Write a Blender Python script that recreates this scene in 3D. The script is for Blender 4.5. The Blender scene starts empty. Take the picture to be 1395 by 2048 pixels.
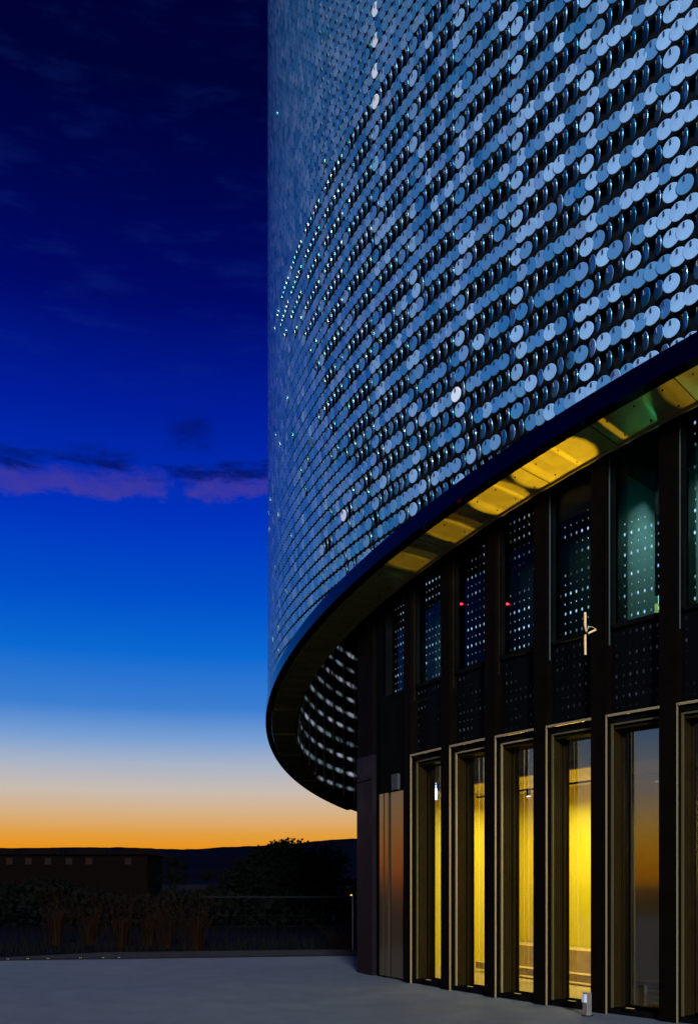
import bpy, math, random
import numpy as np
random.seed(7); rng = np.random.default_rng(11)
R = math.radians
scene = bpy.context.scene
col = scene.collection

# ---------------------------------------------------------------- camera
EYE = 1.6
cd = bpy.data.cameras.new("camera"); cam = bpy.data.objects.new("camera", cd); col.objects.link(cam)
cam.location = (0, 0, EYE); cam.rotation_euler = (R(90), 0, 0)
cd.sensor_fit = 'AUTO'; cd.sensor_width = 36.0; cd.lens = 36.0 * 1700 / 2048
cd.shift_x = (697.5 - 600) / 2048; cd.shift_y = (1768 - 1024) / 2048
cd.clip_start = 0.05; cd.clip_end = 20000
scene.camera = cam

def lin(r, g, b, k=1.0):
    f = lambda c: ((c / 255 + 0.055) / 1.055) ** 2.4 if c / 255 > 0.04045 else c / 255 / 12.92
    return (f(r) * k, f(g) * k, f(b) * k, 1.0)

# ---------------------------------------------------------------- world (dusk sky)
world = bpy.data.worlds.new("World"); scene.world = world; world.use_nodes = True
nt = world.node_tree; nt.nodes.clear()
class NB:
    def __init__(s, nt): s.nt = nt
    def n(s, t, **k):
        x = s.nt.nodes.new(t)
        for a, v in k.items(): setattr(x, a, v)
        return x
    def l(s, a, b): s.nt.links.new(a, b)
    def m(s, op, a, b=None, c=None, clamp=False):
        x = s.n('ShaderNodeMath', operation=op); x.use_clamp = clamp
        for i, v in enumerate((a, b, c)):
            if v is None: continue
            if isinstance(v, (int, float)): x.inputs[i].default_value = v
            else: s.l(v, x.inputs[i])
        return x.outputs[0]
    def smooth(s, v, a, b, lo=0.0, hi=1.0):
        x = s.n('ShaderNodeMapRange'); x.interpolation_type = 'SMOOTHSTEP'; s.l(v, x.inputs[0])
        for i, q in zip((1, 2, 3, 4), (a, b, lo, hi)): x.inputs[i].default_value = q
        return x.outputs[0]
    def mix(s, f, a, b, blend='MIX'):
        x = s.n('ShaderNodeMix', data_type='RGBA'); x.blend_type = blend
        for sock, v in ((x.inputs[0], f), (x.inputs[6], a), (x.inputs[7], b)):
            if isinstance(v, (int, float)): sock.default_value = v
            elif isinstance(v, tuple): sock.default_value = v
            else: s.l(v, sock)
        return x.outputs[2]
    def ramp(s, v, stops, interp='LINEAR'):
        x = s.n('ShaderNodeValToRGB'); x.color_ramp.interpolation = interp; s.l(v, x.inputs[0])
        e = x.color_ramp.elements
        while len(e) < len(stops): e.new(0.5)
        for el, (p, c) in zip(e, stops): el.position = p; el.color = c
        return x.outputs[0]
    def noise(s, vec, scale, detail=3, rough=0.5, dist=0.0):
        x = s.n('ShaderNodeTexNoise'); x.inputs['Scale'].default_value = scale
        x.inputs['Detail'].default_value = detail; x.inputs['Roughness'].default_value = rough
        x.inputs['Distortion'].default_value = dist
        if vec is not None: s.l(vec, x.inputs['Vector'])
        return x.outputs[0]
    def comb(s, a, b, c):
        x = s.n('ShaderNodeCombineXYZ')
        for i, v in enumerate((a, b, c)):
            if isinstance(v, (int, float)): x.inputs[i].default_value = v
            else: s.l(v, x.inputs[i])
        return x.outputs[0]
    def sep(s, v):
        x = s.n('ShaderNodeSeparateXYZ'); s.l(v, x.inputs[0]); return x.outputs

b = NB(nt)
tc = b.n('ShaderNodeTexCoord')
x_, y_, z_ = b.sep(tc.outputs['Generated'])
elev = b.m('MULTIPLY', b.m('ARCSINE', z_), 180 / math.pi)           # degrees
az = b.m('MULTIPLY', b.m('ARCTAN2', x_, y_), 180 / math.pi)         # degrees from +Y, left negative
t = b.m('DIVIDE', elev, 60.0, clamp=True)
west = b.ramp(t, [(p / 60, c) for p, c in [
    (0.0, lin(214, 96, 8)), (2.3, lin(234, 146, 18)), (3.3, lin(226, 158, 62)), (4.7, lin(214, 176, 130)),
    (6.2, lin(200, 187, 176)), (7.9, lin(168, 179, 198)), (9.6, lin(118, 158, 210)), (11.6, lin(58, 126, 208)),
    (15.0, lin(10, 104, 208)), (18.5, lin(0, 78, 200)), (23.0, lin(0, 50, 188)), (29.0, lin(0, 28, 152)),
    (34.0, lin(0, 10, 104)), (38.5, lin(0, 6, 78)), (43.0, lin(0, 3, 54)), (60.0, lin(0, 1, 30))]])
east = b.ramp(t, [(0.0, lin(80, 90, 130)), (0.1, lin(95, 120, 175)), (0.25, lin(95, 145, 205)), (0.5, lin(60, 110, 190)),
                  (0.8, lin(10, 40, 120)), (1.0, lin(0, 10, 60))])
fe = b.smooth(y_, -0.15, -0.75)
base = b.mix(fe, west, east)
# cloud streaks
vec = b.comb(b.m('MULTIPLY', az, 0.11), b.m('MULTIPLY', elev, 0.55), 0.0)
nz = b.noise(vec, 1.6, 5, 0.6)
nz2 = b.noise(b.comb(b.m('MULTIPLY', az, 0.35), b.m('MULTIPLY', elev, 0.8), 3.0), 1.0, 4, 0.6)
band_c = b.m('ADD', b.m('MULTIPLY', b.m('ADD', az, 9.0), 0.045), 24.75)
wob = b.m('ADD', b.m('MULTIPLY', b.m('SUBTRACT', nz2, 0.5), 1.8), b.m('MULTIPLY', b.m('SUBTRACT', b.noise(b.comb(az, b.m('MULTIPLY', elev, 2.5), 1.0), 1.3, 5, 0.7), 0.5), 0.9))
d = b.m('ADD', b.m('SUBTRACT', elev, band_c), wob)
pinkm = b.m('MULTIPLY', b.smooth(d, -0.85, -0.3), b.smooth(d, 1.1, -0.1))
gapd = b.m('ABSOLUTE', b.m('ADD', az, 8.25))
nz3 = b.noise(b.comb(b.m('MULTIPLY', az, 0.9), b.m('MULTIPLY', elev, 1.6), 7.0), 1.0, 5, 0.65)
gap = b.smooth(b.m('ADD', gapd, b.m('MULTIPLY', b.m('SUBTRACT', nz3, 0.5), 2.4)), 0.2, 1.3)
pinkm = b.m('MULTIPLY', pinkm, gap)
wcl = b.m('MULTIPLY', b.smooth(az, -60.0, -30.0), b.smooth(az, 60.0, 20.0))
pinkm = b.m('MULTIPLY', b.m('MULTIPLY', b.m('MULTIPLY', pinkm, wcl), b.m('ADD', b.m('MULTIPLY', nz3, 0.9), 0.15)), 0.62)
darkm = b.m('MULTIPLY', b.smooth(d, 0.1, 0.9), b.smooth(d, 2.4, 1.0))
darkm = b.m('MULTIPLY', b.m('MULTIPLY', darkm, b.smooth(nz, 0.43, 0.60)), 0.75)
d3 = b.m('SUBTRACT', elev, 27.9)
puff = b.m('MULTIPLY', b.smooth(b.m('ABSOLUTE', b.m('ADD', d3, b.m('MULTIPLY', wob, 1.2))), 1.2, 0.0), b.smooth(b.m('ABSOLUTE', b.m('ADD', az, 7.3)), 1.9, 0.7))
darkm = b.m('MAXIMUM', darkm, b.m('MULTIPLY', b.m('MULTIPLY', puff, nz3), 0.9))
darkm = b.m('MULTIPLY', darkm, gap if False else wcl)
hi = b.m('MULTIPLY', b.smooth(elev, 27.0, 33.0), b.smooth(nz, 0.48, 0.75))
sky = b.mix(b.m('MULTIPLY', hi, 0.10), base, lin(30, 60, 150))
sky = b.mix(pinkm, sky, lin(88, 66, 132))
sky = b.mix(darkm, sky, lin(2, 14, 84))
below = b.smooth(elev, 0.0, -2.0)
sky = b.mix(below, sky, (0.004, 0.005, 0.008, 1))
bg = b.n('ShaderNodeBackground'); b.l(sky, bg.inputs[0]); bg.inputs[1].default_value = 1.0
wo = b.n('ShaderNodeOutputWorld'); b.l(bg.outputs[0], wo.inputs[0])

# ---------------------------------------------------------------- low cool twilight from behind the camera
sd = bpy.data.lights.new("sun", 'SUN'); sun = bpy.data.objects.new("sun", sd); col.objects.link(sun)
sd.energy = 5.0; sd.angle = R(10); sd.color = (0.88, 0.95, 1.0)
SUN_AZ, SUN_EL = 272.0, 16.0          # plan angle the light comes from (x axis = 0), elevation
sun.rotation_euler = (R(90 - SUN_EL), 0, R(SUN_AZ + 90))
vs = scene.view_settings; vs.view_transform = 'Standard'; vs.look = 'None'; vs.gamma = 1; vs.exposure = 0
scene.render.engine = 'CYCLES'
scene.cycles.max_bounces = 8; scene.cycles.transparent_max_bounces = 16
scene.cycles.sample_clamp_indirect = 4.0; scene.cycles.caustics_reflective = False

# ---------------------------------------------------------------- materials
MATS = {}
def mat(name, color, rough=0.5, metal=0.0, var=0.0, vscale=3.0, bump=0.0, bscale=20.0, spec=0.5, obj=False):
    if name in MATS: return MATS[name]
    m = bpy.data.materials.new(name); m.use_nodes = True; MATS[name] = m
    t = m.node_tree; q = NB(t); p = t.nodes['Principled BSDF']
    p.inputs['Base Color'].default_value = color if len(color) == 4 else (*color, 1)
    p.inputs['Roughness'].default_value = rough; p.inputs['Metallic'].default_value = metal
    p.inputs['Specular IOR Level'].default_value = spec
    if var or bump:
        tcx = q.n('ShaderNodeTexCoord').outputs['Object']
    if var:
        f = q.noise(tcx, vscale, 5, 0.6)
        c = color if len(color) == 4 else (*color, 1)
        lo = tuple(v * (1 - var) for v in c[:3]) + (1,); hi_ = tuple(min(1, v * (1 + var)) for v in c[:3]) + (1,)
        q.l(q.ramp(f, [(0.3, lo), (0.7, hi_)]), p.inputs['Base Color'])
        q.l(q.smooth(f, 0.3, 0.7, max(0.02, rough * 0.8), min(1, rough * 1.2)), p.inputs['Roughness'])
    if bump:
        bn = q.n('ShaderNodeBump'); bn.inputs['Strength'].default_value = bump; bn.inputs['Distance'].default_value = 0.02
        q.l(q.noise(tcx, bscale, 4, 0.6), bn.inputs['Height']); q.l(bn.outputs[0], p.inputs['Normal'])
    return m
def emit(name, color, k):
    if name in MATS: return MATS[name]
    m = bpy.data.materials.new(name); m.use_nodes = True; MATS[name] = m
    p = m.node_tree.nodes['Principled BSDF']
    p.inputs['Base Color'].default_value = (0.004, 0.004, 0.004, 1); p.inputs['Specular IOR Level'].default_value = 0.0
    p.inputs['Emission Color'].default_value = (*color[:3], 1); p.inputs['Emission Strength'].default_value = k
    return m
def glass(name, tint, refl, refl_col=(1, 1, 1, 1), rough=0.01, wav=0.0):
    m = bpy.data.materials.new(name); m.use_nodes = True; MATS[name] = m
    t = m.node_tree; t.nodes.clear(); q = NB(t)
    fr = q.n('ShaderNodeFresnel'); fr.inputs[0].default_value = 1.5
    fac = q.m('ADD', q.m('MULTIPLY', fr.outputs[0], 1.0), refl, clamp=True)
    tr = q.n('ShaderNodeBsdfTransparent'); tr.inputs[0].default_value = tint
    gl = q.n('ShaderNodeBsdfGlossy'); gl.inputs['Color'].default_value = refl_col; gl.inputs['Roughness'].default_value = rough
    if wav:
        bn = q.n('ShaderNodeBump'); bn.inputs['Strength'].default_value = wav; bn.inputs['Distance'].default_value = 0.02
        q.l(q.noise(q.n('ShaderNodeTexCoord').outputs['Object'], 1.3, 1), bn.inputs['Height']); q.l(bn.outputs[0], gl.inputs['Normal'])
    mx = q.n('ShaderNodeMixShader'); q.l(fac, mx.inputs[0]); q.l(tr.outputs[0], mx.inputs[1]); q.l(gl.outputs[0], mx.inputs[2])
    o = q.n('ShaderNodeOutputMaterial'); q.l(mx.outputs[0], o.inputs[0]); return m

def disc_mat():
    m = bpy.data.materials.new('anodised_disc'); m.use_nodes = True; t = m.node_tree; q = NB(t); p = t.nodes['Principled BSDF']
    rp = q.n('ShaderNodeNewGeometry').outputs['Random Per Island']
    c = q.ramp(rp, [(0.0, (0.04, 0.26, 0.48, 1)), (0.15, (0.08, 0.34, 0.56, 1)), (0.5, (0.14, 0.41, 0.63, 1)), (0.85, (0.23, 0.48, 0.67, 1)), (1.0, (0.33, 0.57, 0.75, 1))])
    q.l(c, p.inputs['Base Color']); p.inputs['Metallic'].default_value = 0.6; p.inputs['Specular IOR Level'].default_value = 0.25
    q.l(q.m('ADD', q.m('MULTIPLY', q.m('FRACT', q.m('MULTIPLY', rp, 37.0)), 0.14), 0.26), p.inputs['Roughness'])
    p.inputs['Specular Tint'].default_value = (0.02, 0.42, 0.88, 1)
    return m
M_disc = disc_mat()
M_tab = mat('tab_steel_lit', (0.17, 0.195, 0.175), 0.8, 0.0, spec=0.05)
M_tabdark = mat('slot_tab_dark', (0.012, 0.014, 0.02), 0.6)
M_back = mat('black_membrane', (0.0025, 0.003, 0.004), 0.9, var=0.3, vscale=2, spec=0.1)
M_fascia = mat('blue_black_fascia', (0.009, 0.016, 0.028), 0.10, 1.0, var=0.10, vscale=1.2)
def soffit_mat():
    m = bpy.data.materials.new('brass_soffit'); m.use_nodes = True; t = m.node_tree; q = NB(t); p = t.nodes['Principled BSDF']
    p.inputs['Metallic'].default_value = 0.55; p.inputs['Roughness'].default_value = 0.28; p.inputs['Specular IOR Level'].default_value = 0.2
    tcx = q.n('ShaderNodeTexCoord').outputs['Object']
    X, Y, Zc = q.sep(tcx)                                  # object origin is the drum's axis: use angle and radius
    ang = q.m('MULTIPLY', q.m('ARCTAN2', Y, q.m('MULTIPLY', X, -1.0)), 19.0); rad = q.m('SQRT', q.m('ADD', q.m('MULTIPLY', X, X), q.m('MULTIPLY', Y, Y)))
    f = q.noise(q.comb(ang, rad, 0), 6, 4, 0.6)
    q.l(q.ramp(f, [(0.3, (0.38, 0.29, 0.07, 1)), (0.7, (0.46, 0.36, 0.10, 1))]), p.inputs['Base Color'])
    h = q.noise(q.comb(q.m('MULTIPLY', ang, 3.0), q.m('MULTIPLY', rad, 1.1), 1.0), 1.0, 0.6, 0.4, 0.25)
    bn = q.n('ShaderNodeBump'); bn.inputs['Strength'].default_value = 1.0; bn.inputs['Distance'].default_value = 0.085
    q.l(h, bn.inputs['Height']); q.l(bn.outputs[0], p.inputs['Normal'])
    return m
M_soffit = soffit_mat()
M_fin = mat('bronze_fin', (0.0024, 0.0015, 0.0010), 0.6, 0.0, var=0.25, vscale=4, spec=0.015)
M_jamb = mat('brown_jamb', (0.013, 0.0075, 0.0016), 0.5, 0.0, spec=0.04, var=0.2, vscale=6)
M_alu = mat('aluminium_edge', (0.26, 0.19, 0.09), 0.4, 0.4)
M_black = mat('black_steel', (0.003, 0.003, 0.0032), 0.6, var=0.3, spec=0.0)
M_span = mat('dark_spandrel', (0.0015, 0.0015, 0.0015), 0.5, var=0.3, spec=0.02)
M_yellow = mat('yellow_paint', (0.80, 0.66, 0.02), 0.6, var=0.06, vscale=1.5)
M_ceil = mat('room_ceiling', (0.75, 0.62, 0.32), 0.7, var=0.05)
M_mauve = mat('mauve_bulkhead', (0.30, 0.20, 0.16), 0.7, var=0.05)
M_floor = mat('room_floor', (0.55, 0.42, 0.16), 0.35, var=0.1, vscale=2)
M_bench = mat('bench_oak', (0.55, 0.40, 0.14), 0.5, var=0.15, vscale=5)
M_cloth = mat('pale_cloth', (0.85, 0.72, 0.22), 0.8, bump=0.6, bscale=2.5)
M_grey = mat('grey_green_column', (0.22, 0.25, 0.20), 0.6, var=0.1)
M_teal = mat('teal_plaster', (0.02, 0.33, 0.29), 0.8, var=0.2, vscale=1.2)
M_olive = mat('olive_plaster', (0.34, 0.30, 0.07), 0.8, var=0.2, vscale=2)
M_dark = mat('dark_room', (0.004, 0.005, 0.006), 0.9, spec=0.1)
M_shade = mat('grey_blind', (0.018, 0.02, 0.021), 0.8, var=0.1)
M_purple = mat('plum_panel', (0.008, 0.0045, 0.0065), 0.5, 0.0, spec=0.05, var=0.12, vscale=2)
M_wood = mat('pale_wood', (0.62, 0.40, 0.17), 0.55, var=0.25, vscale=25)
M_cord = mat('tan_cord', (0.45, 0.33, 0.18), 0.7)
M_pave = None

# ---------------------------------------------------------------- mesh helpers
class MB:
    def __init__(s): s.v = []; s.f = []; s.mi = []; s.uv = None
    def add(s, vs, fs, mi=0):
        o = len(s.v); s.v += [tuple(p) for p in vs]; s.f += [tuple(i + o for i in q) for q in fs]; s.mi += [mi] * len(fs)
    def box(s, c, size, rz=0.0, mi=0):
        sx, sy, sz = [k / 2 for k in size]; ca, sa = math.cos(rz), math.sin(rz); vs = []
        for z in (-sz, sz):
            for x, y in ((-sx, -sy), (sx, -sy), (sx, sy), (-sx, sy)):
                vs.append((c[0] + x * ca - y * sa, c[1] + x * sa + y * ca, c[2] + z))
        s.add(vs, [(0, 3, 2, 1), (4, 5, 6, 7), (0, 1, 5, 4), (1, 2, 6, 5), (2, 3, 7, 6), (3, 0, 4, 7)], mi)
    def tube(s, p0, p1, r0, r1=None, n=8, mi=0, cap=True):
        r1 = r0 if r1 is None else r1
        p0 = np.array(p0, float); p1 = np.array(p1, float); d = p1 - p0; d /= np.linalg.norm(d) + 1e-9
        a = np.cross(d, (0, 0, 1) if abs(d[2]) < 0.9 else (1, 0, 0)); a /= np.linalg.norm(a); c = np.cross(d, a)
        vs = []
        for p, r in ((p0, r0), (p1, r1)):
            for k in range(n):
                w = 2 * math.pi * k / n; vs.append(p + r * (math.cos(w) * a + math.sin(w) * c))
        fs = [(k, (k + 1) % n, n + (k + 1) % n, n + k) for k in range(n)]
        if cap: fs += [tuple(range(n - 1, -1, -1)), tuple(range(n, 2 * n))]
        s.add(vs, fs, mi)
    def build(s, name, mats, parent=None, smooth=False, bevel=0.0):
        me = bpy.data.meshes.new(name); me.from_pydata(s.v, [], s.f)
        if not isinstance(mats, (list, tuple)): mats = [mats]
        for m in mats: me.materials.append(m)
        if len(mats) > 1: me.polygons.foreach_set('material_index', s.mi)
        if smooth: me.polygons.foreach_set('use_smooth', [True] * len(me.polygons))
        me.update()
        o = bpy.data.objects.new(name, me); col.objects.link(o)
        if parent is not None: o.parent = parent
        if bevel:
            md = o.modifiers.new('bevel', 'BEVEL'); md.width = bevel; md.segments = 2; md.limit_method = 'ANGLE'
        return o
def tag(o, label=None, cat=None, group=None, kind=None):
    if label: o['label'] = label
    if cat: o['category'] = cat
    if group: o['group'] = group
    if kind: o['kind'] = kind
    return o
def empty(name, loc=(0, 0, 0)):
    o = bpy.data.objects.new(name, None); o.location = loc; o.empty_display_size = 0.2; col.objects.link(o); return o

# ---------------------------------------------------------------- building frame of reference
CX, CY = 18.5, 21.8
R_OUT, R_IN = 19.32, 18.62
def P(th, r): a = R(th); return (CX + r * math.cos(a), CY + r * math.sin(a))
def zsof(x, y): return 8.178 - 0.12176 * y            # the soffit falls gently away from the viewer
def arcbox(mb, r0, r1, t0, t1, z0, z1, n=None, mi=0):
    """curved box between two radii; z0 / z1 may be functions of x, y"""
    n = n or max(1, int(abs(t1 - t0) / 1.0 + 0.5)); f0 = z0 if callable(z0) else (lambda x, y: z0); f1 = z1 if callable(z1) else (lambda x, y: z1)
    vs = []
    for k in range(n + 1):
        th = t0 + (t1 - t0) * k / n
        for r in (r0, r1):
            x, y = P(th, r); vs += [(x, y, f0(x, y)), (x, y, f1(x, y))]
    fs = []
    for k in range(n):
        a = 4 * k; c = a + 4
        fs += [(a, a + 1, c + 1, c), (a + 2, c + 2, c + 3, a + 3), (a + 1, a + 3, c + 3, c + 1), (a, c, c + 2, a + 2)]
    fs += [(0, 2, 3, 1), (4 * n, 4 * n + 1, 4 * n + 3, 4 * n + 2)]
    mb.add(vs, fs, mi)
Z = lambda dz: (lambda x, y: zsof(x, y) + dz)

bld = empty('round_building', (CX, CY, 0))
tag(bld, 'round building clad in overlapping blue metal discs above a recessed glazed ground floor', 'building')
def part(mb, name, mats, parent=bld, **k):
    """vertices are given in world space; shift them so that the part sits under its parent"""
    base = parent
    off = np.array([0., 0., 0.])
    q = parent
    while q is not None: off += np.array(q.location[:]); q = q.parent
    mb.v = [tuple(np.array(p) - off) for p in mb.v]
    return mb.build(name, mats, parent, **k)
def cpart(name, m, r0, r1, t0, t1, z0, z1, n=None, parent=bld, **k):
    mb = MB(); arcbox(mb, r0, r1, t0, t1, z0, z1, n); return part(mb, name, m, parent, **k)

TOP = 27.0
# drum wall behind the discs, roof, rim
cpart('drum_wall', M_back, R_OUT - 0.35, R_OUT - 0.17, 0, 359.999, Z(0.03), TOP, 240)
cpart('roof', M_black, 0.5, R_OUT - 0.1, 0, 359.999, TOP + 0.004, TOP + 0.25, 120)
mb = MB()
arcbox(mb, R_OUT - 0.10, R_OUT + 0.05, 150, 245, Z(-0.012), Z(0.235), 190)
for k in range(25, 50):                                # rivets and sensor pins along the band
    th = 170 + 1.5 * k * 0.95
    x, y = P(th, R_OUT + 0.052); mb.tube((x, y, zsof(x, y) + 0.07), (x + 0.012 * math.cos(R(th)), y + 0.012 * math.sin(R(th)), zsof(x, y) + 0.07), 0.008, n=6, mi=1)
part(mb, 'rim_band', [M_fascia, M_black])
# soffit panels, one every three degrees with an open joint
mb = MB()
for k in range(-8, 33):
    t0 = 143.1 + 3.0 * k
    g = 0.022
    dz = rng.uniform(-0.006, 0.006)
    arcbox(mb, R_IN + 0.004, R_OUT - 0.104, t0 + g, t0 + 3.0 - g, Z(dz), Z(0.02 + dz), 4)
for k in range(0, 32):
    t0 = 143.1 + 3.0 * k
    for tt in (0.5, 1.5, 2.5):
        for rr in (R_IN + 0.12, R_OUT - 0.2):
            x, y = P(t0 + tt, rr); mb.tube((x, y, zsof(x, y) - 0.016), (x, y, zsof(x, y) + 0.01), 0.009, n=6, mi=1)
part(mb, 'soffit', [M_soffit, M_black])
cpart('soffit_backing', M_back, R_IN + 0.01, R_OUT - 0.11, 120, 245, Z(0.032), Z(0.05), 125)
cpart('soffit_trim', M_alu, R_IN - 0.012, R_IN, 120, 245, Z(-0.03), Z(0.02), 125)
cpart('upper_floor_slab', M_black, 12.0, R_OUT - 0.36, 200.3, 250, Z(0.05), Z(0.30), 60)
# glazed court wall seen through the opening on the far side
def grid_mat(name, pu, pv, du, dv, colr, k, soft, nlo, nhi, alt=0.5, transp=0.0, streak=False, tintcol=None):
    m = bpy.data.materials.new(name); m.use_nodes = True; t = m.node_tree; t.nodes.clear(); q = NB(t)
    uv = q.n('ShaderNodeUVMap'); u, v, _ = q.sep(uv.outputs[0])
    su = q.m('DIVIDE', u, pu); sv = q.m('DIVIDE', v, pv)
    cu = q.m('FLOOR', su); cv = q.m('FLOOR', sv)
    fu = q.m('SUBTRACT', q.m('FRACT', su), 0.5); fv = q.m('SUBTRACT', q.m('FRACT', sv), 0.5)
    odd = q.m('MODULO', q.m('ABSOLUTE', cv), 2.0)
    sc = q.m('SUBTRACT', 1.0, q.m('MULTIPLY', odd, alt))
    wn = q.n('ShaderNodeTexWhiteNoise', noise_dimensions='2D'); q.l(q.comb(cu, cv, 0), wn.inputs['Vector'])
    jit = q.m('MULTIPLY', q.m('SUBTRACT', wn.outputs['Value'], 0.5), 0.15)
    a = q.m('DIVIDE', q.m('ADD', fu, jit), du); c = q.m('DIVIDE', fv, dv)
    if streak:
        nn = q.noise(q.comb(q.m('MULTIPLY', u, 9), q.m('MULTIPLY', v, 30), 0), 1.0, 3)
        c = q.m('ADD', c, q.m('MULTIPLY', q.m('SUBTRACT', nn, 0.5), 1.6))
    dist = q.m('DIVIDE', q.m('SQRT', q.m('ADD', q.m('MULTIPLY', a, a), q.m('MULTIPLY', c, c))), sc)
    mask = q.smooth(dist, 1.0 + soft, 1.0 - soft)
    oi = q.n('ShaderNodeObjectInfo').outputs['Random']
    big = q.noise(q.comb(q.m('ADD', q.m('MULTIPLY', u, 2.6), q.m('MULTIPLY', oi, 60)), q.m('MULTIPLY', v, 1.6), 0), 1.0, 3)
    amp = q.smooth(big, nlo, nhi)
    amp = q.m('MULTIPLY', amp, q.m('ADD', q.m('MULTIPLY', wn.outputs['Value'], 0.9), 0.35))
    st = q.m('MULTIPLY', q.m('MULTIPLY', mask, amp), k)
    em = q.n('ShaderNodeEmission'); q.l(st, em.inputs[1])
    q.l(q.mix(wn.outputs['Value'], colr, tintcol or colr), em.inputs[0])
    if transp > 0: bs = q.n('ShaderNodeBsdfTransparent'); bs.inputs[0].default_value = (transp, transp, transp, 1)
    else:
        bs = q.n('ShaderNodeBsdfPrincipled'); bs.inputs['Base Color'].default_value = (0.0015, 0.0016, 0.002, 1); bs.inputs['Roughness'].default_value = 0.5; bs.inputs['Specular IOR Level'].default_value = 0.03
    ad = q.n('ShaderNodeAddShader'); q.l(bs.outputs[0], ad.inputs[0]); q.l(em.outputs[0], ad.inputs[1])
    o = q.n('ShaderNodeOutputMaterial'); q.l(ad.outputs[0], o.inputs[0]); return m
def sheet(name, m, r, t0, t1, z0, z1, parent=bld, n=6):
    """a curved sheet with UVs in metres"""
    f0 = z0 if callable(z0) else (lambda x, y: z0); f1 = z1 if callable(z1) else (lambda x, y: z1)
    vs = []; uvs = []
    for k in range(n + 1):
        th = t0 + (t1 - t0) * k / n; x, y = P(th, r)
        for f in (f0, f1): vs.append((x, y, f(x, y))); uvs.append((R(th) * r, f(x, y)))
    mb = MB(); fs = [(2 * k, 2 * k + 2, 2 * k + 3, 2 * k + 1) for k in range(n)]; mb.add(vs, fs)
    o = part(mb, name, m, parent); ul = o.data.uv_layers.new(name='UVMap')
    flat = []
    for f in fs:
        for i in f: flat += list(uvs[i])
    ul.data.foreach_set('uv', flat); return o
M_court = grid_mat('court_glow_streaks', 1.053, 0.52, 0.33, 0.12, (0.55, 0.85, 1, 1), 0.40, 0.7, 0.30, 0.62, 0.15, streak=True, tintcol=(0.75, 0.75, 1, 1))  # blurred window lights painted into the pane as emissive streaks
court = empty('court_window', (0, 0, 0)); court.parent = bld
sheet('pane', M_court, R_IN - 0.05, 132, 187, Z(0.0), Z(5.2), parent=court, n=40)
mb = MB()
for k in range(18):
    th = 186.0 - 3.24 * k - 0.3
    arcbox(mb, R_IN - 0.10, R_IN - 0.06, th, th + 0.14, Z(0), Z(5.2), 1)
part(mb, 'mullion', mat('court_mullion', (0.45, 0.38, 0.33), 0.4, 0.3), court)
cpart('court_ceiling', M_black, 5.0, R_IN - 0.02, 120, 200, Z(5.2), Z(5.4), 60)

# ---------------------------------------------------------------- facade discs
PITCH = 3.0 / 7.0; ROW = 0.24175; RD = 0.092
def thr2(z):
    zz = [5.5, 6.9, 7.5, 8.5, 9.5, 10.5, 12.0, 13.0, 13.85]; tt = [211, 209, 206.5, 203, 201, 200, 197, 192, 190]
    return float(np.interp(z, zz, tt))
def narrow_chord(tang): return float(np.interp(tang, [95, 109, 120, 131, 150], [91, 92, 91, 84, 76]))
discs = []
for ri in range(-26, 72):
    odd = (ri % 2 == 0)
    z = 10.45 + ROW * ri
    if z > TOP - 0.1: break
    for ci in range(-34, 125):
        th = 221.15 - PITCH * ci - (0 if odd else PITCH / 2)
        x, y = P(th, R_OUT - 0.02)
        if z + RD < zsof(x, y) + 0.225: continue
        tang = th - 90.0
        seam = odd and (ci % 7 == 0)
        u = rng.random()
        face = True; jt = float(np.interp(th, [196, 208], [0.25, 1.0])); chord = tang + 1.0 + rng.normal(0, 2.0) * jt; tilt = 8 + rng.normal(0, 1.5) * jt
        if odd and z < 13.85:
            t2 = thr2(z)
            if th > t2:
                face = seam or (ci % 7 == 6 and u < 0.28) or u < 0.02 or (th < t2 + 2.5 and u < 0.4 and ci % 7 in (1, 2, 6))
            else:
                face = u > ((0.15 if z < 11.5 else 0.04) * (1.0 if th > 197 else 0.35))
            if z < 8.2 and face and not seam and u < 0.3 and th > 205: face = False
        elif odd: face = u > 0.012
        else:
            pm = 0.22 if z < 8.8 else (0.04 if z < 10.5 else 0.008)
            if u < pm and th > 203: chord = tang - 22 - rng.random() * 14; tilt = 8
        if not face:
            chord = narrow_chord(tang) + rng.normal(0, 2.0); tilt = 6 + rng.normal(0, 2)
            if z < 8.6 and rng.random() < 0.25: chord += 12
        if odd is False and z > 9 and rng.random() < 0.0015: tilt = 30
        discs.append((th, x, y, z, chord, tilt, face, seam))
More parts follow.
